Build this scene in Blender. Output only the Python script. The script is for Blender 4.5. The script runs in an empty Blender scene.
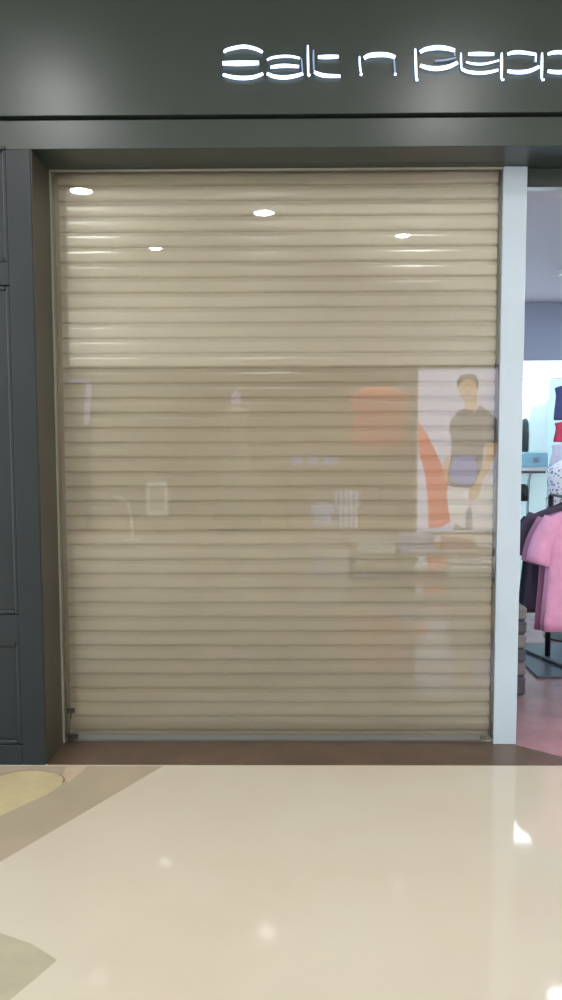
import bpy, bmesh, math, random
from mathutils import Vector, Matrix
random.seed(7)
S = bpy.context.scene
C = S.collection
PI = math.pi

# ------------------------------------------------------------------ camera
F = 785.0
CAM = Vector((0.0, -3.54, 1.50))
PITCH, YAW, ROLL = math.radians(-4.3), math.radians(0.6), math.radians(-0.17)
RM = Matrix.Rotation(YAW, 3, 'Z') @ Matrix.Rotation(PI/2 + PITCH, 3, 'X') @ Matrix.Rotation(ROLL, 3, 'Z')
cd = bpy.data.cameras.new('camera')
cd.sensor_fit = 'VERTICAL'; cd.sensor_height = 24.0; cd.lens = F/1000*24.0
cam = bpy.data.objects.new('camera', cd); C.objects.link(cam)
cam.location = CAM; cam.rotation_euler = RM.to_euler()
S.camera = cam
YG = 0.262   # front of the shop window glass

def ray(px, py):
    return RM @ Vector(((px-281)/F, (500-py)/F, -1.0))
def at(px, py, Y):                       # measured point on a wall plane y = Y
    d = ray(px, py); t = (Y-CAM.y)/d.y
    return CAM + d*t
def fl(px, py, Z=0.0):                   # measured point on the floor
    d = ray(px, py); t = (Z-CAM.z)/d.z
    return CAM + d*t
def atm(px, py, Y):                      # measured in the window's reflection: the real place across the mall
    p = at(px, py, 2*YG-Y)
    return Vector((p.x, Y, p.z))

# ------------------------------------------------------------------ materials
def lin(c):
    return tuple((v/255/12.92 if v/255 <= .04045 else ((v/255+.055)/1.055)**2.4) for v in c)
def mat(name, rgb, rough=.5, metal=0, emit=0, noise=0, nscale=6, bump=0, bscale=60, spec=.5, rgb2=None, stretch=None, coat=0):
    m = bpy.data.materials.new(name); m.use_nodes = True
    n = m.node_tree.nodes; l = m.node_tree.links
    b = n['Principled BSDF']
    col = lin(rgb)
    b.inputs['Base Color'].default_value = (*col, 1)
    b.inputs['Roughness'].default_value = rough
    b.inputs['Metallic'].default_value = metal
    b.inputs['Specular IOR Level'].default_value = spec
    b.inputs['Coat Weight'].default_value = coat
    b.inputs['Coat Roughness'].default_value = .04
    if emit:
        b.inputs['Emission Color'].default_value = (*col, 1)
        b.inputs['Emission Strength'].default_value = emit
    tc = n.new('ShaderNodeTexCoord'); src = tc.outputs['Object']
    if stretch:
        mp = n.new('ShaderNodeMapping'); mp.inputs['Scale'].default_value = stretch
        l.new(src, mp.inputs['Vector']); src = mp.outputs['Vector']
    if noise or rgb2:
        t = n.new('ShaderNodeTexNoise'); t.inputs['Scale'].default_value = nscale; t.inputs['Detail'].default_value = 5
        t.inputs['Roughness'].default_value = .6
        l.new(src, t.inputs['Vector'])
        r = n.new('ShaderNodeValToRGB'); r.color_ramp.elements[0].position = .3; r.color_ramp.elements[1].position = .7
        if rgb2: a, c2 = col, lin(rgb2)
        else:
            a = tuple(v*(1-noise) for v in col); c2 = tuple(min(1, v*(1+noise)) for v in col)
        r.color_ramp.elements[0].color = (*a, 1); r.color_ramp.elements[1].color = (*c2, 1)
        l.new(t.outputs['Fac'], r.inputs['Fac']); l.new(r.outputs['Color'], b.inputs['Base Color'])
    if bump:
        t = n.new('ShaderNodeTexNoise'); t.inputs['Scale'].default_value = bscale; l.new(src, t.inputs['Vector'])
        bp = n.new('ShaderNodeBump'); bp.inputs['Strength'].default_value = bump; bp.inputs['Distance'].default_value = .004
        l.new(t.outputs['Fac'], bp.inputs['Height']); l.new(bp.outputs['Normal'], b.inputs['Normal'])
    return m

M = {}
M['panel'] = mat('satin_dark_green_laminate', (40, 49, 46), .31, noise=.10, nscale=1.5, spec=.45)
M['pilaster'] = mat('satin_dark_blue_green_paint', (27, 35, 39), .34, noise=.1, nscale=2, spec=.32)
M['groove'] = mat('black_shadow_gap', (18, 20, 20), .7)
M['jamb'] = mat('dark_olive_brown_laminate', (50, 47, 35), .38, noise=.15, nscale=4, stretch=(6, 6, .5))
M['shutter'] = mat('beige_enamelled_steel', (243, 237, 221), .2, noise=.03, nscale=3, spec=.8)
M['guide'] = mat('dull_beige_channel', (205, 198, 176), .45)
M['guide_grey'] = mat('dull_grey_channel', (110, 112, 108), .5)
M['alu'] = mat('pale_blue_aluminium', (176, 192, 205), .35, metal=.0, noise=.05, nscale=20, spec=.7)
M['alu_edge'] = mat('pale_grey_green_aluminium', (130, 130, 116), .4)
M['column'] = mat('pale_blue_white_enamel', (160, 174, 186), .35, noise=.03, nscale=3)
M['thresh'] = mat('brown_stained_stone', (80, 65, 51), .35, noise=.3, nscale=5)
M['pinkfloor'] = mat('mauve_pink_stone', (146, 112, 116), .25, noise=.18, nscale=5)
M['shopceil'] = mat('grey_lilac_ceiling_paint', (165, 162, 176), .7)
M['shopwall'] = mat('pale_cyan_wall_paint', (196, 224, 230), .6)
M['bulk'] = mat('blue_grey_bulkhead_paint', (152, 163, 184), .5)
M['black'] = mat('black_powder_coat', (22, 22, 26), .4)
M['chrome'] = mat('brushed_steel', (170, 175, 180), .25, metal=1)
M['white'] = mat('white_paint', (225, 225, 225), .45)
M['ceil'] = mat('mall_ceiling_white', (205, 200, 190), .7)
M['mallwall'] = mat('mall_wall_cream', (232, 226, 214), .6)
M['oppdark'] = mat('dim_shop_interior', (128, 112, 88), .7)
M['hallgrey'] = mat('hall_end_wall_paint', (190, 188, 180), .7)
# polished cream marble
def marble():
    m = bpy.data.materials.new('polished_cream_marble'); m.use_nodes = True
    n = m.node_tree.nodes; l = m.node_tree.links; b = n['Principled BSDF']
    tc = n.new('ShaderNodeTexCoord')
    t = n.new('ShaderNodeTexNoise'); t.inputs['Scale'].default_value = 1.6; t.inputs['Detail'].default_value = 6; t.inputs['Distortion'].default_value = .6
    l.new(tc.outputs['Object'], t.inputs['Vector'])
    r = n.new('ShaderNodeValToRGB'); e = r.color_ramp.elements
    e[0].position = .3; e[0].color = (*lin((180, 170, 153)), 1); e[1].position = .7; e[1].color = (*lin((182, 176, 160)), 1)
    l.new(t.outputs['Fac'], r.inputs['Fac']); l.new(r.outputs['Color'], b.inputs['Base Color'])
    b.inputs['Roughness'].default_value = .06; b.inputs['IOR'].default_value = 1.5
    return m
M['marble'] = marble()
M['band'] = mat('polished_taupe_marble', (154, 143, 123), .08, noise=.08, nscale=3)
M['yellow'] = mat('polished_ochre_marble', (176, 164, 128), .08, noise=.1, nscale=6)
M['pinkish'] = mat('polished_rose_marble', (178, 160, 138), .08, noise=.08, nscale=6)
M['vein'] = mat('brown_inlay_line', (128, 108, 84), .2)
M['greymarble'] = mat('polished_grey_green_marble', (156, 151, 131), .07, noise=.1, nscale=5)
# window glass: clear with a bright mirror-like reflection
def glass():
    m = bpy.data.materials.new('shop_window_glass'); m.use_nodes = True
    n = m.node_tree.nodes; l = m.node_tree.links
    n.remove(n['Principled BSDF'])
    g = n.new('ShaderNodeBsdfGlossy'); g.inputs['Roughness'].default_value = 0.004
    t = n.new('ShaderNodeBsdfTransparent'); t.inputs['Color'].default_value = (.97, .975, .96, 1)
    f = n.new('ShaderNodeFresnel'); f.inputs['IOR'].default_value = 1.72
    x = n.new('ShaderNodeMixShader')
    l.new(f.outputs[0], x.inputs[0]); l.new(t.outputs[0], x.inputs[1]); l.new(g.outputs[0], x.inputs[2])
    l.new(x.outputs[0], n['Material Output'].inputs[0])
    return m
M['glass'] = glass()
def emis(name, rgb, s):
    m = bpy.data.materials.new(name); m.use_nodes = True
    n = m.node_tree.nodes; l = m.node_tree.links
    n.remove(n['Principled BSDF'])
    e = n.new('ShaderNodeEmission'); e.inputs[0].default_value = (*lin(rgb), 1); e.inputs[1].default_value = s
    l.new(e.outputs[0], n['Material Output'].inputs[0])
    return m

# ------------------------------------------------------------------ mesh helpers
def obj(name, bm, mats, parent=None, smooth=False, bevel=0):
    me = bpy.data.meshes.new(name)
    bmesh.ops.recalc_face_normals(bm, faces=bm.faces)
    bm.to_mesh(me); bm.free()
    for m in (mats if isinstance(mats, (list, tuple)) else [mats]): me.materials.append(m)
    if smooth:
        for p in me.polygons: p.use_smooth = True
    o = bpy.data.objects.new(name, me); C.objects.link(o)
    if parent is not None:
        o.parent = parent
        o.matrix_parent_inverse = Matrix.Translation(-parent.location) if parent.type != 'EMPTY' else parent_inv(parent)
    if bevel:
        b = o.modifiers.new('bevel', 'BEVEL'); b.width = bevel; b.segments = 2; b.limit_method = 'ANGLE'
    return o
def parent_inv(p):
    return (Matrix.Translation(p.location) @ Matrix.Rotation(p.rotation_euler.z, 4, 'Z')).inverted()
def B(bm, x0, x1, y0, y1, z0, z1, mi=0):
    v = [bm.verts.new(p) for p in ((x0,y0,z0),(x1,y0,z0),(x1,y1,z0),(x0,y1,z0),(x0,y0,z1),(x1,y0,z1),(x1,y1,z1),(x0,y1,z1))]
    for f in ((0,3,2,1),(4,5,6,7),(0,1,5,4),(1,2,6,5),(2,3,7,6),(3,0,4,7)):
        bm.faces.new([v[i] for i in f]).material_index = mi
def prism(bm, pts, axis, d, mi=0):       # polygon extruded by vector d
    d = Vector(d)
    a = [bm.verts.new(Vector(p)) for p in pts]; b = [bm.verts.new(Vector(p)+d) for p in pts]
    n = len(pts)
    fa = bm.faces.new(a); fb = bm.faces.new(list(reversed(b))); fa.material_index = fb.material_index = mi
    for i in range(n):
        bm.faces.new((a[i], b[i], b[(i+1) % n], a[(i+1) % n])).material_index = mi
def tube(bm, pts, r, seg=8, mi=0, caps=True):
    pts = [Vector(p) for p in pts]; rs = r if isinstance(r, (list, tuple)) else [r]*len(pts)
    rings = []
    for i, p in enumerate(pts):
        d = (pts[min(i+1, len(pts)-1)]-pts[max(i-1, 0)]).normalized()
        up = Vector((0, 0, 1)) if abs(d.z) < .9 else Vector((0, 1, 0))
        a = d.cross(up).normalized(); b = a.cross(d).normalized()
        rings.append([bm.verts.new(p + (a*math.cos(2*PI*k/seg) + b*math.sin(2*PI*k/seg))*rs[i]) for k in range(seg)])
    for i in range(len(rings)-1):
        for k in range(seg):
            bm.faces.new((rings[i][k], rings[i][(k+1) % seg], rings[i+1][(k+1) % seg], rings[i+1][k])).material_index = mi
    if caps:
        bm.faces.new(list(reversed(rings[0]))).material_index = mi; bm.faces.new(rings[-1]).material_index = mi
def loft(bm, rings, mi=0, cap0=True, cap1=True):
    R = [[bm.verts.new(p) for p in r] for r in rings]; n = len(R[0])
    for i in range(len(R)-1):
        for k in range(n):
            bm.faces.new((R[i][k], R[i][(k+1) % n], R[i+1][(k+1) % n], R[i+1][k])).material_index = mi
    if cap0: bm.faces.new(list(reversed(R[0]))).material_index = mi
    if cap1: bm.faces.new(R[-1]).material_index = mi
def ell(cx, cy, cz, rx, ry, n=20, ph=0, w=0, wn=5):
    out = []
    for k in range(n):
        a = 2*PI*k/n; q = 1 + w*math.sin(wn*a+ph)
        out.append((cx+rx*math.cos(a)*(1+(q-1)*.3), cy+ry*math.sin(a)*q, cz))
    return out
def NB(): return bmesh.new()
def thing(name, label, cat, loc, group=None, rz=0):
    o = bpy.data.objects.new(name, None); C.objects.link(o)
    o.location = loc; o.rotation_euler = (0, 0, rz); o['label'] = label; o['category'] = cat
    if group: o['group'] = group
    return o
def tag(o, label, cat, group=None):
    o['label'] = label; o['category'] = cat
    if group: o['group'] = group
    return o
def struct(name, bm, m, label=None, **k):
    o = obj(name, bm, m, **k); o['kind'] = 'structure'
    if label: o['label'] = label
    return o
def smoothc(pts, n=6):                   # catmull-rom through points
    if len(pts) < 3: return pts
    out = []
    P = [pts[0]] + list(pts) + [pts[-1]]
    for i in range(1, len(P)-2):
        for k in range(n):
            t = k/n
            q = []
            for a in range(len(pts[0])):
                p0, p1, p2, p3 = P[i-1][a], P[i][a], P[i+1][a], P[i+2][a]
                q.append(.5*((2*p1)+(-p0+p2)*t+(2*p0-5*p1+4*p2-p3)*t*t+(-p0+3*p1-3*p2+p3)*t**3))
            out.append(tuple(q))
    out.append(tuple(pts[-1]))
    return out

# ------------------------------------------------------------------ shop front
HX0, HX1 = -3.6, 3.9
zg = at(281, 117, 0).z                   # shadow gap under the header
zo = at(281, 147.5, 0).z                   # underside of the opening
jx = (at(30, 160, 0).x + at(50, 760, 0).x)/2 - .008
bm = NB()
B(bm, HX0, HX1, -.014, .30, zg+.007, 3.8)
B(bm, HX0, HX1, 0, .20, zo, zg-.007)
B(bm, HX0, HX1, .03, .20, zg-.007, zg+.007, 1)
B(bm, HX0, HX1, .20, .50, zo, zg+.007)
struct('wall_front', bm, [M['panel'], M['groove']], 'dark green header over the shop front', bevel=.002)
# pilaster left of the shutter, with recessed panels
px1 = (at(8, 200, 0).x + at(22, 740, 0).x)/2
zp = [at(10, y, 0).z for y in (146, 262, 285, 615, 643, 745)]
bm = NB()
wp = .62
B(bm, px1, jx, -.004, .5, 0, zo)                     # right stile
B(bm, px1-wp-.15, px1-wp, -.004, .5, 0, zo)
for a, b in ((zo-.001, zp[0]), (zp[1], zp[2]), (zp[3], zp[4]), (zp[5], 0)):
    B(bm, px1-wp, px1, -.004, .5, min(a, b), max(a, b))
B(bm, px1-wp-1.9, px1-wp-.15, -.004, .5, 0, zo)
struct('wall_left', bm, M['pilaster'], 'dark blue-green pilaster left of the shutter', bevel=.0025)
for k, (a, b) in enumerate(((zp[0], zp[1]), (zp[2], zp[3]), (zp[4], zp[5]))):
    bm = NB(); z1, z0 = a, b; x0, x1 = px1-wp, px1
    B(bm, x0, x1, .016, .06, z0, z1)
    for (q0, q1, r0, r1) in ((x0, x0+.022, z0, z1), (x1-.022, x1, z0, z1), (x0+.022, x1-.022, z0, z0+.022), (x0+.022, x1-.022, z1-.022, z1)):
        B(bm, q0, q1, .004, .0161, r0, r1)
    struct('trim_%d' % (k+1), bm, M['pilaster'], 'recessed moulded panel on the pilaster', bevel=.006)
# jamb lining in the recess
bm = NB(); B(bm, jx-.02, jx+.004, .002, .36, .0, zo-.001)
struct('trim_4', bm, M['jamb'], 'olive brown lining of the opening left of the shutter')
# wall that closes the recess behind the pilaster
cxL = (at(502, 170, .25).x + at(495, 740, .25).x)/2
cxR = (at(527, 170, .25).x + at(517, 740, .25).x)/2
# white column between shutter and entrance
bm = NB(); B(bm, cxL, cxR, .25, .40, 0, zo-.001)
struct('trim_5', bm, M['column'], 'pale blue white post between the shutter and the entrance', bevel=.004)
# transom rail over the entrance
zr = at(545, 187, .28).z
bm = NB(); B(bm, cxR+.001, 3.0, .28, .34, zr, zo-.001)
struct('trim_6', bm, M['panel'], 'dark rail over the entrance', bevel=.003)
bm = NB(); B(bm, 3.0, HX1, 0, .5, 0, zo-.001)
struct('wall_right', bm, M['pilaster'], 'dark pilaster right of the entrance')

# threshold
bm = NB()
q1 = fl(517, 746); q2 = fl(562, 757.5)
B(bm, jx+.004, cxL, 0.0, .40, -.05, .004)
dq = (q2-q1)/(q2.x-q1.x)
xe = q1.x + (0-q1.y)/dq.y
prism(bm, [(cxL, 0, .004), (cxL, .249, .004), (cxR, .249, .004), (q1.x, q1.y, .004), (xe, 0, .004)], 2, (0, 0, -.054))
struct('trim_7', bm, M['thresh'], 'brown stone threshold under the shutter')
bm = NB()
prism(bm, [(q1.x+.0005, q1.y, .004), (q1.x+.0005, 8.0, .004), (5.0, 8.0, .004), (5.0, 0, .004), (xe+.0005, 0, .004)], 2, (0, 0, -.054))
struct('floor_shop', bm, M['pinkfloor'], 'mauve stone floor inside the entrance')

# window in front of the shutter
gx0 = jx+.004
bm = NB(); B(bm, gx0+.0095, cxL-.002, YG, YG+.008, .012, zo-.012)
w = struct('window_1', bm, M['glass'], 'clear shop window pane in front of the shutter')
bm = NB()
B(bm, gx0, gx0+.009, .255, .275, .004, zo-.002)
B(bm, gx0+.009, cxL-.001, .255, .275, zo-.0125, zo-.002)
obj('window_frame', bm, M['alu_edge'], w)

# ------------------------------------------------------------------ roller shutter
YS = .322
sx0 = gx0+.017; sx1 = cxL-.009
sh = thing('roller_shutter', 'closed beige horizontal slatted roller shutter filling the shop opening', 'shutter', ((sx0+sx1)/2, YS, .004))
pitch = .0722
zb = at(281, 735, YS).z + .025
prof = []
n = int((zo+.02-zb)/pitch)+1
for i in range(n):
    z0 = zb + i*pitch
    prof += [(0.004, z0), (0.004, z0+.0052), (-.0062, z0+.0060)]
    for k in range(1, 9):
        t = k/9
        prof.append((-.0066-.0110*min(1, (t/.14))**.6*min(1, (1-t)/.24)*(.80+.20*math.sin(PI*t)), z0+.0050+(pitch-.0065)*t))
    prof.append((-.0060, z0+pitch-.0010))
bm = NB(); nx = 2
colsv = []
for x in (sx0, sx1):
    colsv.append([bm.verts.new((x, YS+y, z)) for y, z in prof])
for i in range(len(prof)-1):
    bm.faces.new((colsv[0][i], colsv[1][i], colsv[1][i+1], colsv[0][i+1]))
bk = [[bm.verts.new((x, YS+.006, z)) for z in (prof[0][1], prof[-1][1])] for x in (sx0, sx1)]
bm.faces.new((bk[0][0], bk[0][1], bk[1][1], bk[1][0]))
obj('slat_curtain', bm, M['shutter'], sh)
# rounded slat ends (end clips)
bm = NB()
for i in range(n):
    z0 = zb+i*pitch+.008
    B(bm, sx0-.002, sx0+.010, YS-.0065, YS-.004, z0+.004, z0+pitch-.016)
obj('end_clip_strip', bm, M['guide'], sh)
bm = NB(); B(bm, gx0+.010, sx0+.012, YS-.019, YS-.0165, .006, zo-.002); B(bm, gx0+.001, gx0+.010, YS-.030, YS+.03, .006, zo-.002)
obj('guide_rail', bm, M['guide'], sh, bevel=.001)
bm = NB(); B(bm, sx1+.001, cxL-.0005, YS-.024, YS-.018, .006, zo-.002); B(bm, cxL-.008, cxL-.0005, YS-.018, YS+.03, .006, zo-.002)
g = obj('guide_rail', bm, M['guide_grey'], sh, bevel=.001); g['label'] = 'grey guide rail'
bm = NB()
B(bm, sx0+.01, sx1-.002, YS-.012, YS+.006, .008, zb, 1)
B(bm, sx0+.03, sx1-.004, YS-.034, YS-.012, .008, .034)
bb = obj('bottom_bar', bm, [mat('pale_blue_white_enamelled_bar', (226, 238, 248), .3), M['shutter']], sh, bevel=.002); bb['label'] = 'pale aluminium bottom bar'
for (a, b, c, d) in ((63, 79, 733, 739), (480, 494, 735, 743)):
    p0 = at(a, d, YS-.03); p1 = at(b, c, YS-.03)
    bm = NB(); B(bm, p0.x, p1.x, YS-.048, YS-.0345, p0.z, p1.z)
    B(bm, (p0.x+p1.x)/2-.012, (p0.x+p1.x)/2+.012, YS-.052, YS-.048, p0.z+.004, p1.z-.004)
    obj('bottom_lock', bm, M['chrome'], bb, bevel=.002)
p0 = at(67, 713, YS-.03); p1 = at(74, 709, YS-.03)
bm = NB(); B(bm, p0.x, p1.x, YS-.028, YS-.012, p0.z, p1.z); tube(bm, [((p0.x+p1.x)/2, YS-.028, p0.z), ((p0.x+p1.x)/2, YS-.028, p0.z-.03)], .004)
obj('latch', bm, M['guide_grey'], sh)

# ------------------------------------------------------------------ illuminated sign
Mglow = emis('white_led_letter', (205, 226, 255), 3.2)
Mglow2 = emis('white_led_letter_dim', (170, 195, 235), .9)
LET = {
 'S': [([(225.2,52.5),(226.5,50),(243,46.6),(256,49),(262.5,52.3)],1.7,0), ([(222.5,63.3),(240,63.3),(259,62.9)],2.4,0), ([(223,74.6),(232,77),(243,78),(254,77),(263,73.7)],1.9,0)],
 'a': [([(267,60),(272,57.8),(282,56.4),(292,56.6),(300,58.3)],1.3,0), ([(270.5,67.3),(278,66.2),(287,65.8),(299,66.6)],1.8,0), ([(267,73.6),(274,76.4),(284,77.4),(294,76.2),(303,73.6)],1.9,0), ([(301.5,58.5),(302,66),(302.5,72)],.7,1)],
 'l': [([(307.8,45.4),(308,60),(308.3,76)],1.0,0), ([(308.3,76),(309.8,74.5)],1.6,0)],
 't': [([(313.5,50),(313.5,60),(314,71)],.8,1), ([(318,57.1),(328,56.9),(338.6,56.6)],1.9,0), ([(314.3,72),(319,74.2),(326,75.7),(340.4,76.2)],1.9,0)],
 'n': [([(359.5,56.4),(360,66),(361,73)],.9,0), ([(360,74),(362.3,74.8)],1.7,0), ([(364.2,58.2),(369,55.6),(378,54.6),(388,55),(395.2,57.4)],2.2,0), ([(394,59),(394.6,66),(395,73)],.8,1), ([(394.2,74),(396.4,74.6)],1.7,0)],
 'P': [([(415.3,49),(415.8,64),(416.3,79)],1.2,0), ([(415.8,80),(418,79.6)],1.8,0), ([(420.2,52),(426,49.2),(437,47.6),(447,48.4),(454.8,50.6)],2.1,0), ([(454.8,50.6),(454.6,56)],.9,1), ([(420.2,65.4),(428,67.8),(438,68.6),(449,66.6),(457.4,62.6)],2.1,0), ([(435,60.8),(446,59.8),(456,57.5)],.8,1)],
 'e': [([(461,53),(461,61),(461.5,69)],.9,0), ([(468.3,54.1),(480,53.9),(494,54.2)],1.8,0), ([(466,62),(474,63.8),(485,63.8),(499,60.4)],1.1,0), ([(461.5,69),(468,71.8),(479,73),(489,72.2),(498,70)],1.6,0)],
 'p': [([(501.8,53),(501.6,66),(501.4,79)],1.2,0), ([(501.4,80),(504,79.6)],1.4,0), ([(507.6,54.2),(513,52.6),(521,52.3),(536,54.4)],1.7,0), ([(536,54.4),(535.7,61.8)],1.1,0), ([(507.4,71),(514,72),(523,72),(531,70.4),(539,66.8)],1.9,0)],
}
def letter_shift(L, dx): return [([(a+dx, b) for a, b in pts], r, d) for pts, r, d in L]
sg = thing('shop_sign', 'row of white glowing letters mounted on the dark header', 'sign', (at(400, 65, 0).x, -.014, at(400, 80, 0).z))
order = [('S', LET['S']), ('a', LET['a']), ('l', LET['l']), ('t', LET['t']), ('n', LET['n']), ('P', LET['P']), ('e', LET['e']), ('p', LET['p']), ('p', letter_shift(LET['p'], 40.3)), ('e', letter_shift(LET['e'], 121)),
         ('r', [([(624,54),(624,66),(624,80)],1.2,0), ([(629,55),(637,53),(648,54)],1.8,0)])]
for ch, strokes in order:
    bm = NB()
    for pts, r, d in strokes:
        sp = smoothc(pts, 5)
        w3 = [at(a, b, -.030) for a, b in sp]
        k = 3.54/F*1.0
        nn = len(w3)
        rr = [r*k*(.75+.25*math.sin(PI*i/max(1, nn-1))) for i in range(nn)]
        tube(bm, w3, rr, 8, d)
        for q in (w3[0], w3[-1]):
            tube(bm, [q, (q.x, -.013, q.z)], .0018, 6, 2)
    obj('letter', bm, [Mglow, Mglow2, M['black']], sg, smooth=True)

# ------------------------------------------------------------------ mall hall
HY = -8.6; HZ = 3.8; HX = 6.5
bm = NB(); B(bm, -HX, HX, HY, -.0005, -.06, 0)
struct('floor', bm, M['marble'], 'polished cream marble mall floor')
def flp(*pts, h=.0006): return [(q.x, min(q.y, -.002), h) for q in (fl(a, b) for a, b in pts)]
def inlay(k, pts, m, label, h=.0006):
    bm = NB(); prism(bm, flp(*pts, h=h), 2, (0, 0, -h+.00005))
    struct('trim_%d' % k, bm, m, label)
inlay(8, [(163, 766), (84, 766), (50, 793), (0, 816), (-90, 850), (-90, 915), (0, 862)], M['band'], 'taupe marble border band in the floor')
inlay(9, [(84, 766), (50, 793), (0, 816), (-90, 850), (-90, 766)], M['band'], 'taupe marble field beside the pilaster', h=.0004)
ar = smoothc([(-30, 800), (-8, 780), (12, 773), (34, 771), (56, 774), (64, 779), (60, 786)], 6)
inlay(10, ar + [(48, 794), (0, 816), (-60, 838)], M['yellow'], 'ochre marble inlay in the floor border', h=.0008)
inlay(11, [(66, 767), (87, 766), (82, 772), (68, 783), (62, 776)], M['pinkish'], 'rose marble inlay beside the ochre one', h=.001)
bm = NB(); tube(bm, [(q[0], q[1], .0008) for q in flp(*ar[:-3])], .0035, 6)
struct('trim_12', bm, M['vein'], 'brown curved line around the ochre inlay')
inlay(13, [(-60, 915), (0, 933), (32, 944), (57, 960), (36, 978), (10, 1000), (-60, 1060)], M['greymarble'], 'grey marble tip of a floor pattern', h=.0006)

bm = NB(); B(bm, -HX, HX, HY-4, .5, HZ, HZ+.1)
struct('ceiling', bm, M['ceil'], 'white mall ceiling')
# opposite shop front (seen in the window's reflection)
bm = NB()
B(bm, -HX, HX, HY-.2, HY, 2.72, HZ)
B(bm, -HX, atm(40, 450, HY).x, HY-.2, HY, 0, 2.72)
B(bm, 3.6, HX, HY-.2, HY, 0, 2.72)
struct('wall_back', bm, M['mallwall'], 'cream wall of the shop front across the mall')
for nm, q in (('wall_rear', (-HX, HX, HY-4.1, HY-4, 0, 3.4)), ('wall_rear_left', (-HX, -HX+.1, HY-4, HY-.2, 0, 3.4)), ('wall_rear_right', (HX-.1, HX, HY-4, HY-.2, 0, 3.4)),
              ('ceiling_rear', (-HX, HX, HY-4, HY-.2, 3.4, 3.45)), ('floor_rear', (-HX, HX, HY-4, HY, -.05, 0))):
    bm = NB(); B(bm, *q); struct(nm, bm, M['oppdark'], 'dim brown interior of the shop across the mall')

# ceiling downlights
Mlamp = emis('downlight_diffuser', (250, 250, 250), 250)
def make_downlight(x, y, label, m=None):
    t = thing('ceiling_downlight', label, 'ceiling light', (x, y, HZ), 'downlights in the mall ceiling')
    bm = NB()
    loft(bm, [ell(x, y, z, r, r, 28) for r, z in ((.10, HZ-.001), (.13, HZ-.001), (.13, HZ-.010), (.105, HZ-.014), (.10, HZ-.001))], cap0=False, cap1=False)
    obj('trim_ring', bm, M['white'], t, smooth=True)
    bm = NB(); bm.faces.new([bm.verts.new((px, py, HZ-.006)) for px, py, pz in reversed(ell(x, y, 0, .098, .098, 28))])
    d = obj('diffuser', bm, Mlamp, t)
    return t
def copy_tree(o, parent=None):
    c = o.copy(); C.objects.link(c)
    if parent is not None:
        c.parent = parent; c.matrix_parent_inverse = o.matrix_parent_inverse.copy()
    for ch in list(o.children): copy_tree(ch, c)
    return c
def ceil_pt(px, py, Yp=YG):
    d = ray(px, py); t = (HZ-CAM.z)/d.z; p = CAM + d*t
    return p.x, 2*Yp-p.y
spots = [ceil_pt(58, 96, -.014) + ('left of the two ceiling downlights nearest the shop front',), ceil_pt(440, 96, -.014) + ('right of the two ceiling downlights nearest the shop front',),
         ceil_pt(81, 190) + ('ceiling downlight mirrored largest at the upper left of the window',), ceil_pt(264, 212) + ('ceiling downlight mirrored at the top middle of the window',),
         ceil_pt(155, 248) + ('small ceiling downlight mirrored between the two larger ones',), ceil_pt(403, 235) + ('ceiling downlight mirrored faintly at the upper right of the window',)]
first = None
for x, y, lb in spots:
    if first is None: first = make_downlight(x, y, lb); fx, fy = x, y
    else:
        c = copy_tree(first); c.location = (x, y, HZ); c['label'] = lb
        if 'small' in lb or 'faintly' in lb: c.scale = (.75, .75, .75)

exec_late = []
# ------------------------------------------------------------------ added ceiling fill panels, out of view, to brighten the shop front
def fill_panel(x, y, lx, ly, s, label, z=HZ, colr=(250, 250, 252), group='added ceiling fill panels'):
    t = thing('added_fill_panel', label, 'ceiling light', (x, y, z), group)
    bm = NB()
    for a, b, c, d in ((x-lx/2-.03, x-lx/2, y-ly/2-.03, y+ly/2+.03), (x+lx/2, x+lx/2+.03, y-ly/2-.03, y+ly/2+.03), (x-lx/2, x+lx/2, y-ly/2-.03, y-ly/2), (x-lx/2, x+lx/2, y+ly/2, y+ly/2+.03)):
        B(bm, a, b, c, d, z-.03, z-.001)
    obj('frame', bm, M['white'], t)
    bm = NB(); B(bm, x-lx/2, x+lx/2, y-ly/2, y+ly/2, z-.018, z-.002)
    obj('diffuser', bm, emis('fill_diffuser', colr, s*2), t)
fill_panel(-3.9, -1.6, .6, 1.6, 9, 'added out-of-view fill panel left of the shop front')
fill_panel(4.1, -1.6, .6, 1.6, 9, 'added out-of-view fill panel right of the shop entrance')
fill_panel(-4.6, -5.9, .7, 1.8, 22, 'added out-of-view fill panel far left across the hall')
fill_panel(4.8, -5.9, .7, 1.8, 22, 'added out-of-view fill panel far right across the hall')

# ------------------------------------------------------------------ shop interior at the right
SX0, SX1, SY1, SZ = cxR-.10, 5.0, 4.9, 2.70
BY = 3.46
bm = NB(); B(bm, SX0, SX1, .345, BY, SZ, SZ+.05)
struct('ceiling_shop', bm, M['shopceil'], 'grey lilac ceiling inside the shop')
zbk = at(545, 361, BY).z
bm = NB(); B(bm, SX0, SX1, BY, BY+.06, zbk, SZ+.05); B(bm, SX0, SX1, BY+.06, SY1, zbk+.14, zbk+.18)
struct('trim_14', bm, M['bulk'], 'blue grey bulkhead dropping from the shop ceiling')
bm = NB(); B(bm, SX0, SX1, BY+.9, BY+1.0, 0, zbk+.14)
struct('wall_shop', bm, M['shopwall'], 'pale cyan rear wall of the shop')
bm = NB(); B(bm, SX0-.05, SX0, .401, SY1, 0, SZ+.05)
struct('wall_shop_left', bm, M['shopwall'])
bm = NB(); B(bm, SX1, SX1+.05, .5, SY1, 0, SZ+.05)
struct('wall_shop_right', bm, M['shopwall'])
Mstrip = emis('cold_white_light_box', (235, 248, 255), 9)
z1, z0 = at(545, 361.5, BY+.03).z, at(545, 378, BY+.03).z
bm = NB(); B(bm, SX0+.3, 4.6, BY+.005, BY+.05, z0, z1-.001)
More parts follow.
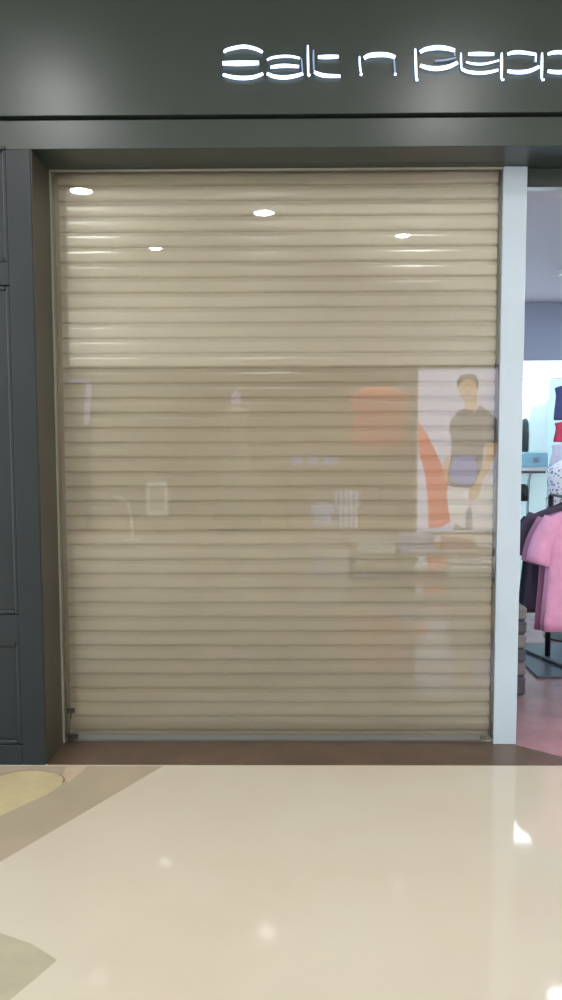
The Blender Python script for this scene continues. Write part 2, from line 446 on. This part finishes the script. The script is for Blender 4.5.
t = thing('light_box', 'long white light box under the blue grey bulkhead inside the shop', 'light box', (2.9, BY+.03, z0))
obj('diffuser', bm, Mstrip, t)
bm = NB(); B(bm, SX0+.3, 4.6, BY, BY+.06, z0-.012, z0)
obj('casing', bm, M['white'], t)
# white glowing cabinet head under it
zc = at(535, 398.5, BY).z
xa, xb = at(500, 390, BY).x, at(549, 390, BY).x
BF = BY
t = thing('lit_cabinet', 'pale cyan lit wall cabinet behind the white post', 'cabinet', ((xa+xb)/2, BF+.2, 0))
bm = NB(); B(bm, xa, xb, BF, BF+.4, zc, z0-.014); B(bm, xa, at(531, 430, BF).x-.02, BF+.2, BF+.4, at(520, 420, BF).z, zc+.001); obj('light_head', bm, emis('cabinet_light', (235, 252, 255), 8), t, bevel=.01)
xc, xd = at(531, 430, BF).x, at(550, 430, BF).x
zd, ze = at(540, 453, BF).z, at(540, 467, BF).z
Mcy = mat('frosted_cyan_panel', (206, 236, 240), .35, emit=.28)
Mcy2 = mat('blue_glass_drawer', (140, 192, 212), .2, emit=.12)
bm = NB(); B(bm, xc, xd, BF+.05, BF+.38, zd, zc-.001)
obj('panel', bm, Mcy, t, bevel=.02)
bm = NB(); B(bm, xc-.1, xd, BF+.03, BF+.4, ze, zd-.002); obj('drawer', bm, Mcy2, t, bevel=.006)
kp = at(537, 460, BF)
bm = NB(); B(bm, kp.x-.02, kp.x+.02, BF+.015, BF+.03, kp.z-.02, kp.z+.02); obj('knob', bm, M['chrome'], t.children[-1])
bm = NB(); B(bm, xc-.25, xd+.15, BF+.02, BF+.4, ze-.03, ze-.004); obj('shelf', bm, M['white'], t)
bm = NB(); B(bm, xc-.25, xd+.15, BF+.3, BF+.4, .01, ze-.031); obj('back_panel', bm, Mcy, t)
bm = NB()
lx = at(532, 490, BF).x
tube(bm, [(xc-.2, BF+.1, ze-.05), (lx, BF+.1, ze-.05), (xd, BF+.1, ze-.05)], .012)
tube(bm, [(lx+.02, BF+.1, ze-.05), (lx, BF+.1, ze-.12), (lx-.02, BF+.1, .02)], .012)
obj('rail_frame', bm, M['chrome'], t)
# dark bottle-shaped bags beside the cabinet
for (a, b, c, d, nm, lb, m) in ((522, 527, 418, 452, 'handbag', 'dark green handbag standing on the cabinet drawer beside the post', (52, 70, 72)), (520, 526, 484, 501, 'shoe', 'black shoe under the cabinet shelf beside the post', (24, 28, 34))):
    p0 = at(a, d, BF+.1); p1 = at(b, c, BF+.1); cx = (p0.x+p1.x)/2
    bm = NB(); h = p1.z-p0.z; wv = (p1.x-p0.x)/2+.02
    loft(bm, [ell(cx, BF+.1, p0.z+h*t_, wv*s_, .05*s_, 16) for t_, s_ in ((0, .7), (.05, 1), (.5, 1), (.8, .9), (.95, .6), (1, .4))])
    tag(obj(nm, bm, mat(nm+'_leather', m, .4), smooth=True), lb, nm)

# ---- garments
def shirt(bm, cx, cy, zt, zh, hw, sl=1.0, d=.036, ph=0.0, only_body=False):
    """t-shirt hanging from shoulders at zt down to hem zh, half width hw"""
    H = zt-zh; rings = []
    prof = [(0.0, .22, .5), (.015, .34, .7), (.05, .66, .9), (.09, .90, 1.0), (.13, .98, 1.05), (.22, .92, 1.1), (.35, .90, 1.1), (.55, .93, 1.15), (.75, .97, 1.2), (.92, 1.0, 1.25), (1.0, .99, 1.2)]
    for t, w, dd in prof:
        rings.append(ell(cx, cy, zt-H*t, hw*w, d*dd, 40, ph+t*1.3, .04+.16*t, 7))
    loft(bm, rings)
    for s in (-1, 1):
        if only_body: break
        p0 = Vector((cx+s*hw*.76, cy, zt-.085*H)); p1 = Vector((cx+s*hw*(1.10), cy-.01, zt-.45*H*sl))
        rr = []
        for i in range(7):
            t = i/6; c = p0.lerp(p1, t); c.x += s*.04*math.sin(PI*t)*hw*2
            ax = (p1-p0).normalized(); nrm = Vector((ax.z, 0, -ax.x))*s
            ww = .052+.016*t
            ww *= hw/.25
            rr.append([tuple(c + nrm*ww*math.cos(2*PI*k/18) + Vector((0, 1, 0))*(.035+.012*t)*math.sin(2*PI*k/18)*(1+.15*math.sin(3*2*PI*k/18+ph))) for k in range(18)])
        loft(bm, rr)
    return bm
def hanger(cx, cy, zt, label, zbar):
    t = thing('clothes_hanger', label, 'hanger', (cx, cy, zt), 'hangers on the clothes rack')
    bm = NB(); tube(bm, smoothc([(cx-.17, cy, zt-.055), (cx-.08, cy, zt-.02), (cx, cy, zt+.012), (cx+.08, cy, zt-.02), (cx+.17, cy, zt-.055)], 4), .007)
    obj('arm', bm, M['black'], t, smooth=True)
    bm = NB()
    tube(bm, [(cx, cy, zt+.012), (cx, cy, zbar-.03)] + [(cx+.022*math.sin(a), cy, zbar-.005-.022*math.cos(a)+.004) for a in (0.6, 1.2, 1.8, 2.4, 3.0, 3.6, 4.2)], .003, 6)
    obj('hook', bm, M['chrome'], t, smooth=True)
    return t
def fabric(n, rgb, noise=.08): return mat(n, rgb, .85, noise=noise, nscale=14, bump=.3, bscale=90, spec=.2)
GY = 1.20
def gp(px, py, Y=GY): return at(px, py, Y)
bar0 = gp(584, 501); bar1 = at(551, 501, 1.80); barz = bar0.z; bar1.z = barz
polx = bar1.x
rk = thing('clothes_rack', 'black pole clothes rack with a dark base just inside the entrance', 'clothes rack', (gp(548, 650, 1.75).x, 1.7, .004))
bm = NB(); tube(bm, [(bar0.x+.01, GY-.06, barz), bar1], .012); obj('rail', bm, M['black'], rk)
bm = NB(); tube(bm, [(polx, 1.80, .02), (polx, 1.80, barz-.005)], .019, 12); obj('pole', bm, M['black'], rk, smooth=True)
bx0 = fl(529, 672).x
Mbase = mat('dark_blue_grey_steel_plate', (58, 64, 80), .3)
bm = NB(); B(bm, polx-.22, polx+.75, 1.32, 2.14, .005, .02); obj('base_plate', bm, Mbase, rk, bevel=.003)
bm = NB(); tube(bm, [(polx-.13, 1.90, .03), (polx+.02, 1.45, .03)], .009); obj('foot', bm, M['black'], rk)
# pink front shirt and the ones behind it
items = [
 (GY, 589, 507, 631, .275, (220, 158, 194), 'pink t-shirt at the front of the clothes rack', 1.0, 't_shirt', 0),
 (GY+.12, 577, 508, 629, .25, (176, 120, 150), 'mauve t-shirt directly behind the pink one', 1.0, 't_shirt', 1.1),
 (GY+.22, 567, 505, 612, .25, (84, 72, 92), 'dark purple grey t-shirt behind the mauve one', 1.0, 't_shirt', 2.1),
 (GY+.33, 565, 507, 610, .25, (62, 58, 74), 'charcoal t-shirt in the middle of the rack', 1.0, 't_shirt', 3.3),
 (GY+.44, 560, 510, 607, .25, (52, 54, 66), 'near black t-shirt deepest on the rack', 1.0, 't_shirt', 4.0)]
for (Y, pc, pt, ph_, hw, col_, lb, sl, nm, phs) in items:
    c = at(pc, pt, Y); h = at(pc, ph_, Y)
    bm = NB(); shirt(bm, c.x, Y, c.z, h.z, hw, sl, ph=phs)
    tag(obj(nm, bm, fabric('cotton', col_), smooth=True), lb, 't-shirt', 't-shirts on the clothes rack')
    hanger(c.x, Y, c.z-.02+.03, 'black hanger holding the ' + lb.split(' t-shirt')[0] + ' t-shirt', barz)
# floral blouse above, on a bust form
bc = at(561, 500, 2.35); tp = at(561, 462, 2.35)
t = thing('bust_form', 'bust form in a white floral blouse behind the clothes rack', 'mannequin', (bc.x+.06, 2.35, .004))
def flor():
    m = fabric('floral_cotton', (215, 212, 225)); n = m.node_tree.nodes; l = m.node_tree.links
    v = n.new('ShaderNodeTexVoronoi'); v.inputs['Scale'].default_value = 42
    r = n.new('ShaderNodeValToRGB'); r.color_ramp.interpolation = 'CONSTANT'
    r.color_ramp.elements[0].color = (*lin((140, 134, 168)), 1); r.color_ramp.elements[1].position = .35; r.color_ramp.elements[1].color = (*lin((222, 222, 232)), 1)
    tc = n.new('ShaderNodeTexCoord'); l.new(tc.outputs['Object'], v.inputs['Vector']); l.new(v.outputs['Distance'], r.inputs['Fac']); l.new(r.outputs['Color'], n['Principled BSDF'].inputs['Base Color'])
    return m
Mfl = flor()
bm = NB(); bxx = bc.x+.06
zz = [(tp.z+.02, .06, .05), (tp.z-.02, .12, .08), (tp.z-.06, .17, .1), (bc.z+.06, .16, .11), (bc.z, .17, .11), (bc.z-.28, .16, .1)]
loft(bm, [ell(bxx, 2.35, z, a, b, 24, z*9, .05, 6) for z, a, b in zz]); obj('blouse', bm, Mfl, t, smooth=True)
bm = NB(); tube(bm, [(bxx, 2.35, .02), (bxx, 2.35, bc.z-.14)], .016); obj('pole', bm, M['black'], t)
bm = NB(); loft(bm, [ell(bxx, 2.35, z, r_, r_, 24) for z, r_ in ((.005, .16), (.018, .16), (.024, .02))]); obj('base', bm, M['black'], t)
# striped sports shirt hanging on the rear wall
Y = 2.9
c = at(568, 384, Y)
for (a, b, m_, nm, lb) in ((384, 420, (72, 78, 120), 'jacket', 'navy blue jacket hanging high at the right of the light box'), (421, 442, (205, 70, 100), 'jersey', 'crimson jersey hanging below the navy jacket'), (443, 466, (205, 205, 225), 'scarf', 'pale lilac scarf hanging below the crimson jersey')):
    p = at(574, a, Y); q = at(574, b, Y)
    bm = NB(); shirt(bm, p.x, Y, p.z, q.z, .16 if nm != 'scarf' else .19, ph=a, only_body=True)
    tag(obj(nm, bm, fabric(nm+'_cloth', m_), smooth=True), lb, nm)
bm = NB(); p = at(574, 382, Y); tube(bm, [(p.x, Y+.08, .004), (p.x, Y+.08, p.z+.02)], .012); B(bm, p.x-.15, p.x+.15, Y-.1, Y+.2, .004, .02)
B(bm, p.x-.012, p.x+.012, Y-.03, Y+.09, p.z+.005, p.z+.02)
tag(obj('display_stand', bm, M['chrome']), 'tall steel display stand holding the navy jacket', 'display stand')
# stacked bands beside the post, standing in for the reflected shutter slats
cs = [(112, 110, 108), (78, 76, 82), (112, 106, 104), (80, 76, 84), (108, 100, 100), (78, 72, 78)]
ys = [607, 621, 635, 649, 663, 677, 691]
Y = .95
x0 = at(512, 650, Y).x; x1 = at(526.5, 650, Y).x
for k in range(6):
    z1 = at(522, ys[k], Y).z; z0 = at(522, ys[k+1], Y).z
    if k == 5: z0 = .012
    bm = NB()
    loft(bm, [[(x, y, z) for x, y in ((x0+e, Y+e), (x1-e, Y+e), (x1-e, Y+.34-e), (x0+e, Y+.34-e))] for z, e in ((z0+.001, .012), (z0+.015, 0), ((z0+z1)/2, .002), (z1-.012, 0), (z1-.001, .010))])
    o = obj('slat_mirror_band', bm, fabric('slat_band_cloth', cs[k]), bevel=.006)
    tag(o, ('%s band, ' % ('light grey' if k % 2 == 0 else 'charcoal')) + ['topmost', 'second', 'third', 'fourth', 'fifth', 'lowest'][k] + ' of the stack standing in for mirrored slats by the white post', 'clothes', 'stack standing in for mirrored slats')

# unseen fill panels added to brighten the shop interior
fill_panel(2.2, 1.9, .5, .5, 12, 'added square fill panel over the clothes rack', z=SZ, colr=(225, 236, 255), group='added shop fill panels')
fill_panel(3.7, 2.2, .5, .5, 12, 'added square fill panel at the right side of the shop', z=SZ, colr=(225, 236, 255), group='added shop fill panels')

# ------------------------------------------------------------------ across the mall (seen mirrored in the window)
PY = HY+.03
KP = 2.6
def P_(name, rgb, k=1.0): return emis(name, rgb, KP*k)
PM = [P_('print_white', (214, 212, 240), 1.25), P_('print_red', (236, 92, 62), 1.1), P_('print_charcoal', (112, 106, 122), .8), P_('print_blue', (104, 118, 210), 1.2), P_('print_skin', (232, 190, 152)), P_('print_hair', (92, 70, 62), .7), P_('print_trousers', (232, 230, 236), 1.15), P_('print_shade', (176, 170, 176), .8)]
po = thing('backlit_poster', 'tall backlit poster of a person in a dark polo shirt and white trousers', 'poster', (atm(458, 500, PY).x, PY, 0))
pl, pr = atm(418, 450, PY).x, atm(512, 450, PY).x
pt_, pb = atm(455, 369, PY).z, atm(455, 531, PY).z
bm = NB(); B(bm, pl-.02, pr+.02, PY-.02, PY+.06, pb-.02, pt_+.02)
obj('case', bm, M['white'], po)
bm = NB()
def pp(pts, lay, mi, sm=True):
    ps = [(a, b) for a, b in pts]
    v = [bm.verts.new((q.x, PY+.062+.0012*lay, q.z)) for q in (atm(a, b, PY) for a, b in ps)]
    f = bm.faces.new(v); f.material_index = mi
def circ(cx, cy, rx, ry, n=18): return [(cx+rx*math.cos(2*PI*k/n), cy+ry*math.sin(2*PI*k/n)) for k in range(n)]
pp([(418, 370), (511, 369), (509, 531), (417, 531)], 0, 0)
pp([(418, 421), (426, 434), (434, 449), (441, 464), (446, 478), (448, 495), (449, 522), (440, 527), (428, 528), (427, 500), (425, 478), (422, 464), (418, 452)], 1, 1)
pp([(447, 455), (443, 462), (443, 472), (447, 484), (451, 482), (450, 462)], 2, 4)                  # arm behind
pp([(447, 484), (446, 498), (449, 516), (454, 523), (464, 528), (466, 510), (470, 498), (473, 527), (477, 530), (497, 530), (500, 500), (497, 482)], 3, 6)
pp([(464, 510), (463, 522), (454, 523), (452, 530), (472, 530), (470, 505)], 2, 7)
pp([(463.5, 398), (464, 408), (472, 413), (477, 408), (475.8, 395)], 3, 4)                              # neck
pp([(463, 408), (456, 413), (450, 420), (448, 431), (451, 440), (450, 455), (448, 470), (446, 484), (455, 487), (470, 488), (477, 485), (481, 466), (483, 447), (496, 444), (500, 430), (497, 420), (488, 412), (479, 405), (474, 413)], 4, 2)
pp([(453, 458), (463, 455), (474, 457), (477, 470), (473, 483), (460, 485), (451, 480), (449, 470)], 5, 3)
pp([(484, 444), (497, 442), (495, 455), (489, 468), (482, 480), (479, 494), (474, 500), (468, 498), (468, 490), (474, 484), (480, 470), (484, 455)], 6, 4)
pp([(457.6,388),(458.2,381),(461,377.5),(467,376),(473,377.5),(476,381.5),(476.4,388),(475.6,395),(473,400.5),(468,403.4),(463.6,401.5),(460,396.5)], 5, 4)
pp([(456.5, 391), (456, 381), (460, 375.5), (468, 373.5), (475, 376), (478, 382), (477, 392), (475.5, 388), (474, 381.5), (467, 379), (460, 382), (458, 386)], 6, 5)
pp(circ(463, 388, 1.5, .7, 8), 6, 5); pp(circ(471, 388, 1.5, .7, 8), 6, 5)
pp([(466.5, 390), (465, 395), (468.5, 395)], 6, 7)
pp([(462.5, 396.2), (467.5, 397.2), (472.5, 395.8), (470, 398.8), (465, 399)], 6, 0)
obj('print', bm, PM, po)

# lit frame corner, upper left of the reflection
OY = HY-.6
a, b, c = atm(70, 381, OY), atm(89, 381, OY), atm(86, 424, OY)
bm = NB(); tube(bm, [a, b], .035, 6); tube(bm, [b, c], .05, 6); B(bm, c.x-.04, c.x+.04, OY-.04, OY+.04, 0, c.z, 1); B(bm, c.x-.2, c.x+.2, OY-.15, OY+.15, 0, .02, 1)
tag(obj('light_tube_stand', bm, [emis('lilac_tube', (196, 180, 236), 1.7), M['black']]), 'L-shaped lilac light tube on a post, mirrored at the window left', 'light')

# mannequins
def mannequin(label, px, ptop, Y, dress, headm, hw, head=True, nm='mannequin', long=True):
    top = atm(px, ptop, Y)
    t = thing(nm, label, 'mannequin', (top.x, Y, 0))
    x = top.x; H = top.z
    if head:
        bm = NB(); hz = H-.12
        loft(bm, [ell(x, Y, hz+.12*math.sin(a), .085*math.cos(a)+.002, .10*math.cos(a)+.002, 20) for a in [(-.5+i/8)*PI for i in range(9)]])
        tube(bm, [(x, Y, hz-.2), (x, Y, hz-.08)], .05, 12)
        obj('head', bm, headm, t, smooth=True)
    s = H-.27 if head else H
    bm = NB()
    if long: prof = [(s+.02, .06, .05), (s-.02, .16, .09), (s-.08, .20, .11), (s-.25, .17, .11), (s-.45, .13, .10), (s-.6, .18, .13), (s*.4, .28, .2), (.1, hw, .3)]
    else: prof = [(s+.02, .08, .06), (s-.03, hw*.6, .1), (s-.12, hw, .13), (s-.3, hw, .13), (s-.6, hw*.92, .13), (s-.85, hw, .14), (s-1.0, hw*1.02, .14)]
    loft(bm, [ell(x, Y, z, a_, b_, 28, z*4, .06, 8) for z, a_, b_ in prof]); obj('garment', bm, dress, t, smooth=True)
    bm = NB(); tube(bm, [(x, Y, .0), (x, Y, .8 if not long else .12)], .02); loft(bm, [ell(x, Y, z, r_, r_, 20) for z, r_ in ((.001, .18), (.015, .18), (.02, .03))]); obj('stand', bm, M['chrome'], t)
    return t
fill_panel(0.2, HY-.9, 6.0, .35, 40, 'added hidden fill strip just inside the shop across the mall', z=3.40, group='added fill strip in the shop across the mall')  # strip added behind the lintel to lift the opposite shop and the shutter
Mli = mat('lilac_glossy_finish', (205, 170, 225), .4, emit=0)
mannequin('tall mannequin in a pale grey gown across the mall', 236, 392, HY-.5, fabric('pale_gown', (150, 140, 122)), Mli, .42)
mannequin('headless mannequin in a wide orange red coat beside the poster', 380, 388, HY-.45, fabric('orange_red_wool', (212, 96, 68)), Mli, .46, head=False, long=False)
# lit shelf with small folded white pieces
SY = HY-.55
a = atm(288, 466, SY); b = atm(346, 466, SY)
t = thing('display_shelf', 'thin free-standing display shelf behind the striped shirts across the mall', 'shelf', ((a.x+b.x)/2, SY, 0))
bm = NB(); B(bm, a.x-.05, b.x+.05, SY-.15, SY+.15, a.z-.03, a.z-.002); obj('board', bm, M['oppdark'], t)
for xx in (a.x, b.x):
    bm = NB(); tube(bm, [(xx, SY-.1, 0), (xx, SY-.1, a.z-.03)], .015); obj('leg', bm, M['black'], t)
Mw = fabric('white_cotton', (250, 250, 255)); Mlv = fabric('lavender_cotton', (196, 198, 250))
for k, (p, q) in enumerate(((291, 302), (308, 318), (323, 337))):
    u, v = atm(p, 465.5, SY), atm(q, 457, SY)
    bm = NB(); B(bm, u.x, v.x, SY-.12, SY+.12, u.z, v.z)
    tag(obj('folded_shirt', bm, Mlv, bevel=.02), ('left', 'middle', 'right')[k] + ' folded lavender shirt of the three on the thin shelf', 'clothes', 'folded shirts on the thin shelf')
# striped shirts heaped on a round pedestal
WY = HY+.8
def stripes(c1, c2, sc):
    m = fabric('striped_cotton', c1); n = m.node_tree.nodes; l = m.node_tree.links
    w_ = n.new('ShaderNodeTexWave'); w_.inputs['Scale'].default_value = sc; w_.inputs['Distortion'].default_value = 1.5
    r = n.new('ShaderNodeValToRGB'); r.color_ramp.interpolation = 'CONSTANT'; r.color_ramp.elements[0].color = (*lin(c1), 1); r.color_ramp.elements[1].position = .5; r.color_ramp.elements[1].color = (*lin(c2), 1)
    tc = n.new('ShaderNodeTexCoord'); l.new(tc.outputs['Object'], w_.inputs['Vector']); l.new(w_.outputs['Fac'], r.inputs['Fac']); l.new(r.outputs['Color'], n['Principled BSDF'].inputs['Base Color'])
    return m
Mst = stripes((252, 252, 255), (150, 150, 205), 4)
for k, (px, y0, y1, hw, m_, lb) in enumerate(((322, 502, 526, .14, Mlv, 'lavender shirt hanging lowest on the small rail across the mall'), (347, 489, 528, .16, Mst, 'striped white shirt hanging beside the lavender one across the mall'))):
    p = atm(px, y0, WY); q = atm(px, y1, WY)
    bm = NB(); shirt(bm, p.x, WY+.06*(1-2*k), p.z, q.z, hw, ph=k*2)
    tag(obj('hanging_shirt', bm, m_, smooth=True), lb, 'shirt', 'shirts on the small rail')
p = atm(347, 487, WY); q = atm(322, 500, WY)
bm = NB(); tube(bm, [(p.x, WY+.0, p.z+.005), (q.x, WY, p.z+.005)], .01); tube(bm, [((p.x+q.x)/2, WY-.09, 0), ((p.x+q.x)/2, WY-.09, p.z+.005), ((p.x+q.x)/2, WY, p.z+.005)], .012)
tube(bm, [(q.x, WY, p.z), (q.x, WY, q.z-.01)], .006); B(bm, (p.x+q.x)/2-.2, (p.x+q.x)/2+.2, WY-.2, WY+.1, 0, .015)
tag(obj('garment_rail', bm, M['chrome']), 'small chrome rail carrying the striped and lavender shirts', 'clothes rack')
# framed notice and curved tube
a, b = atm(147, 516, WY), atm(167, 482, WY); cxx = (a.x+b.x)/2
t = thing('framed_notice', 'small white framed notice on a stand, mirrored at the lower left', 'notice', (cxx, WY, 0))
bm = NB(); wv = .045
for (q0, q1, r0, r1) in ((a.x, a.x+wv, a.z, b.z), (b.x-wv, b.x, a.z, b.z), (a.x+wv, b.x-wv, a.z, a.z+wv*1.6), (a.x+wv, b.x-wv, b.z-wv*1.6, b.z)): B(bm, q0, q1, WY-.01, WY+.015, r0, r1)
obj('frame', bm, M['white'], t)
bm = NB(); B(bm, a.x+wv, b.x-wv, WY-.008, WY+.004, a.z+wv, b.z-wv); obj('board', bm, mat('notice_beige', (160, 148, 128)), t)
bm = NB(); tube(bm, [(cxx, WY-.02, 0), (cxx, WY-.02, a.z+.1)], .014); B(bm, cxx-.12, cxx+.12, WY-.12, WY+.1, 0, .012); obj('stand', bm, M['chrome'], t)
pts = [atm(x, y, WY) for x, y in smoothc([(113, 496), (123, 499), (129, 507), (132, 524)], 5)]
bm = NB(); tube(bm, pts + [Vector((pts[-1].x, WY, .0))], .022); B(bm, pts[-1].x-.14, pts[-1].x+.14, WY-.1, WY+.1, 0, .012)
tag(obj('curved_hook_stand', bm, M['white'], smooth=True), 'slim white stand curving over at the top, left of the framed notice', 'stand')

# low two-tier table with white shirts in the hall, behind the camera
TY = -4.35
a = atm(352, 556, TY); b = atm(512, 556, TY)
t = thing('display_table', 'low dark two-tier display table across from the shutter', 'table', ((a.x+b.x)/2, TY, 0))
Mtb = mat('dark_walnut', (88, 70, 52), .4, noise=.2, nscale=5, stretch=(1, 8, 8))
tz = atm(400, 554, TY).z
bm = NB(); B(bm, a.x, b.x, TY-.5, TY+.02, tz-.025, tz-.001); obj('tabletop', bm, Mtb, t, bevel=.003)
bm = NB(); B(bm, a.x, b.x, TY-.45, TY+.10, .015, .04); obj('shelf', bm, Mtb, t, bevel=.003)
for xx in (a.x+.03, b.x-.03):
    for yy in (TY-.46, TY-.02):
        bm = NB(); B(bm, xx-.02, xx+.02, yy-.02, yy+.02, 0, tz-.025); obj('leg', bm, Mtb, t)
Mwh = fabric('bright_white_cotton', (252, 252, 252)); Mpk = fabric('rose_cotton', (226, 176, 165))
def stack(p, q, ytop, base, nn, m_, desc, grp, yy):
    u, v = atm(p, 550, yy).x, atm(q, 550, yy).x; ztop = atm((p+q)/2, ytop, yy).z
    hh = (ztop-base)/nn
    for k in range(nn):
        bm = NB(); e = .006*((k*7) % 3)
        B(bm, u+e, v-e*.7, yy-.28, yy, base+k*hh+.0005, base+(k+1)*hh-.004)
        pos = {1: ['single'], 2: ['lower', 'upper'], 3: ['lowest', 'middle', 'topmost'], 4: ['lowest', 'second lowest', 'second highest', 'topmost']}[nn][k]
        tag(obj('folded_shirt', bm, m_, bevel=hh*.3), '%s %s' % (pos, desc), 'clothes', grp)
stack(359, 396, 545, tz, 2, Mwh, 'folded white shirt in the left stack on the low table', 'left shirt stack', TY)
stack(401, 436, 535, tz, 4, Mlv, 'folded lavender shirt in the middle stack on the low table', 'middle shirt stack', TY)
stack(444, 478, 537, tz, 3, Mpk, 'folded rose shirt in the stack nearest the table end', 'right shirt stack', TY)
stack(450, 500, 567, .04, 3, Mwh, 'folded white shirt on the lower tier under the rose stack', 'white shirts on the lower tier', TY+.08)
stack(362, 393, 578, .04, 2, Mlv, 'folded lavender shirt on the lower tier', 'lavender shirts on the lower tier', TY+.08)

# ------------------------------------------------------------------ world: soft light from the open ends of the mall
wd = bpy.data.worlds.new('mall_daylight'); S.world = wd; wd.use_nodes = True
bg = wd.node_tree.nodes['Background']; bg.inputs[0].default_value = (.93, .97, 1.0, 1); bg.inputs[1].default_value = 3.8

S.view_settings.view_transform = 'Standard'; S.view_settings.look = 'None'
S.view_settings.exposure = 0.0; S.view_settings.gamma = 1.0
S.view_settings.use_curve_mapping = False
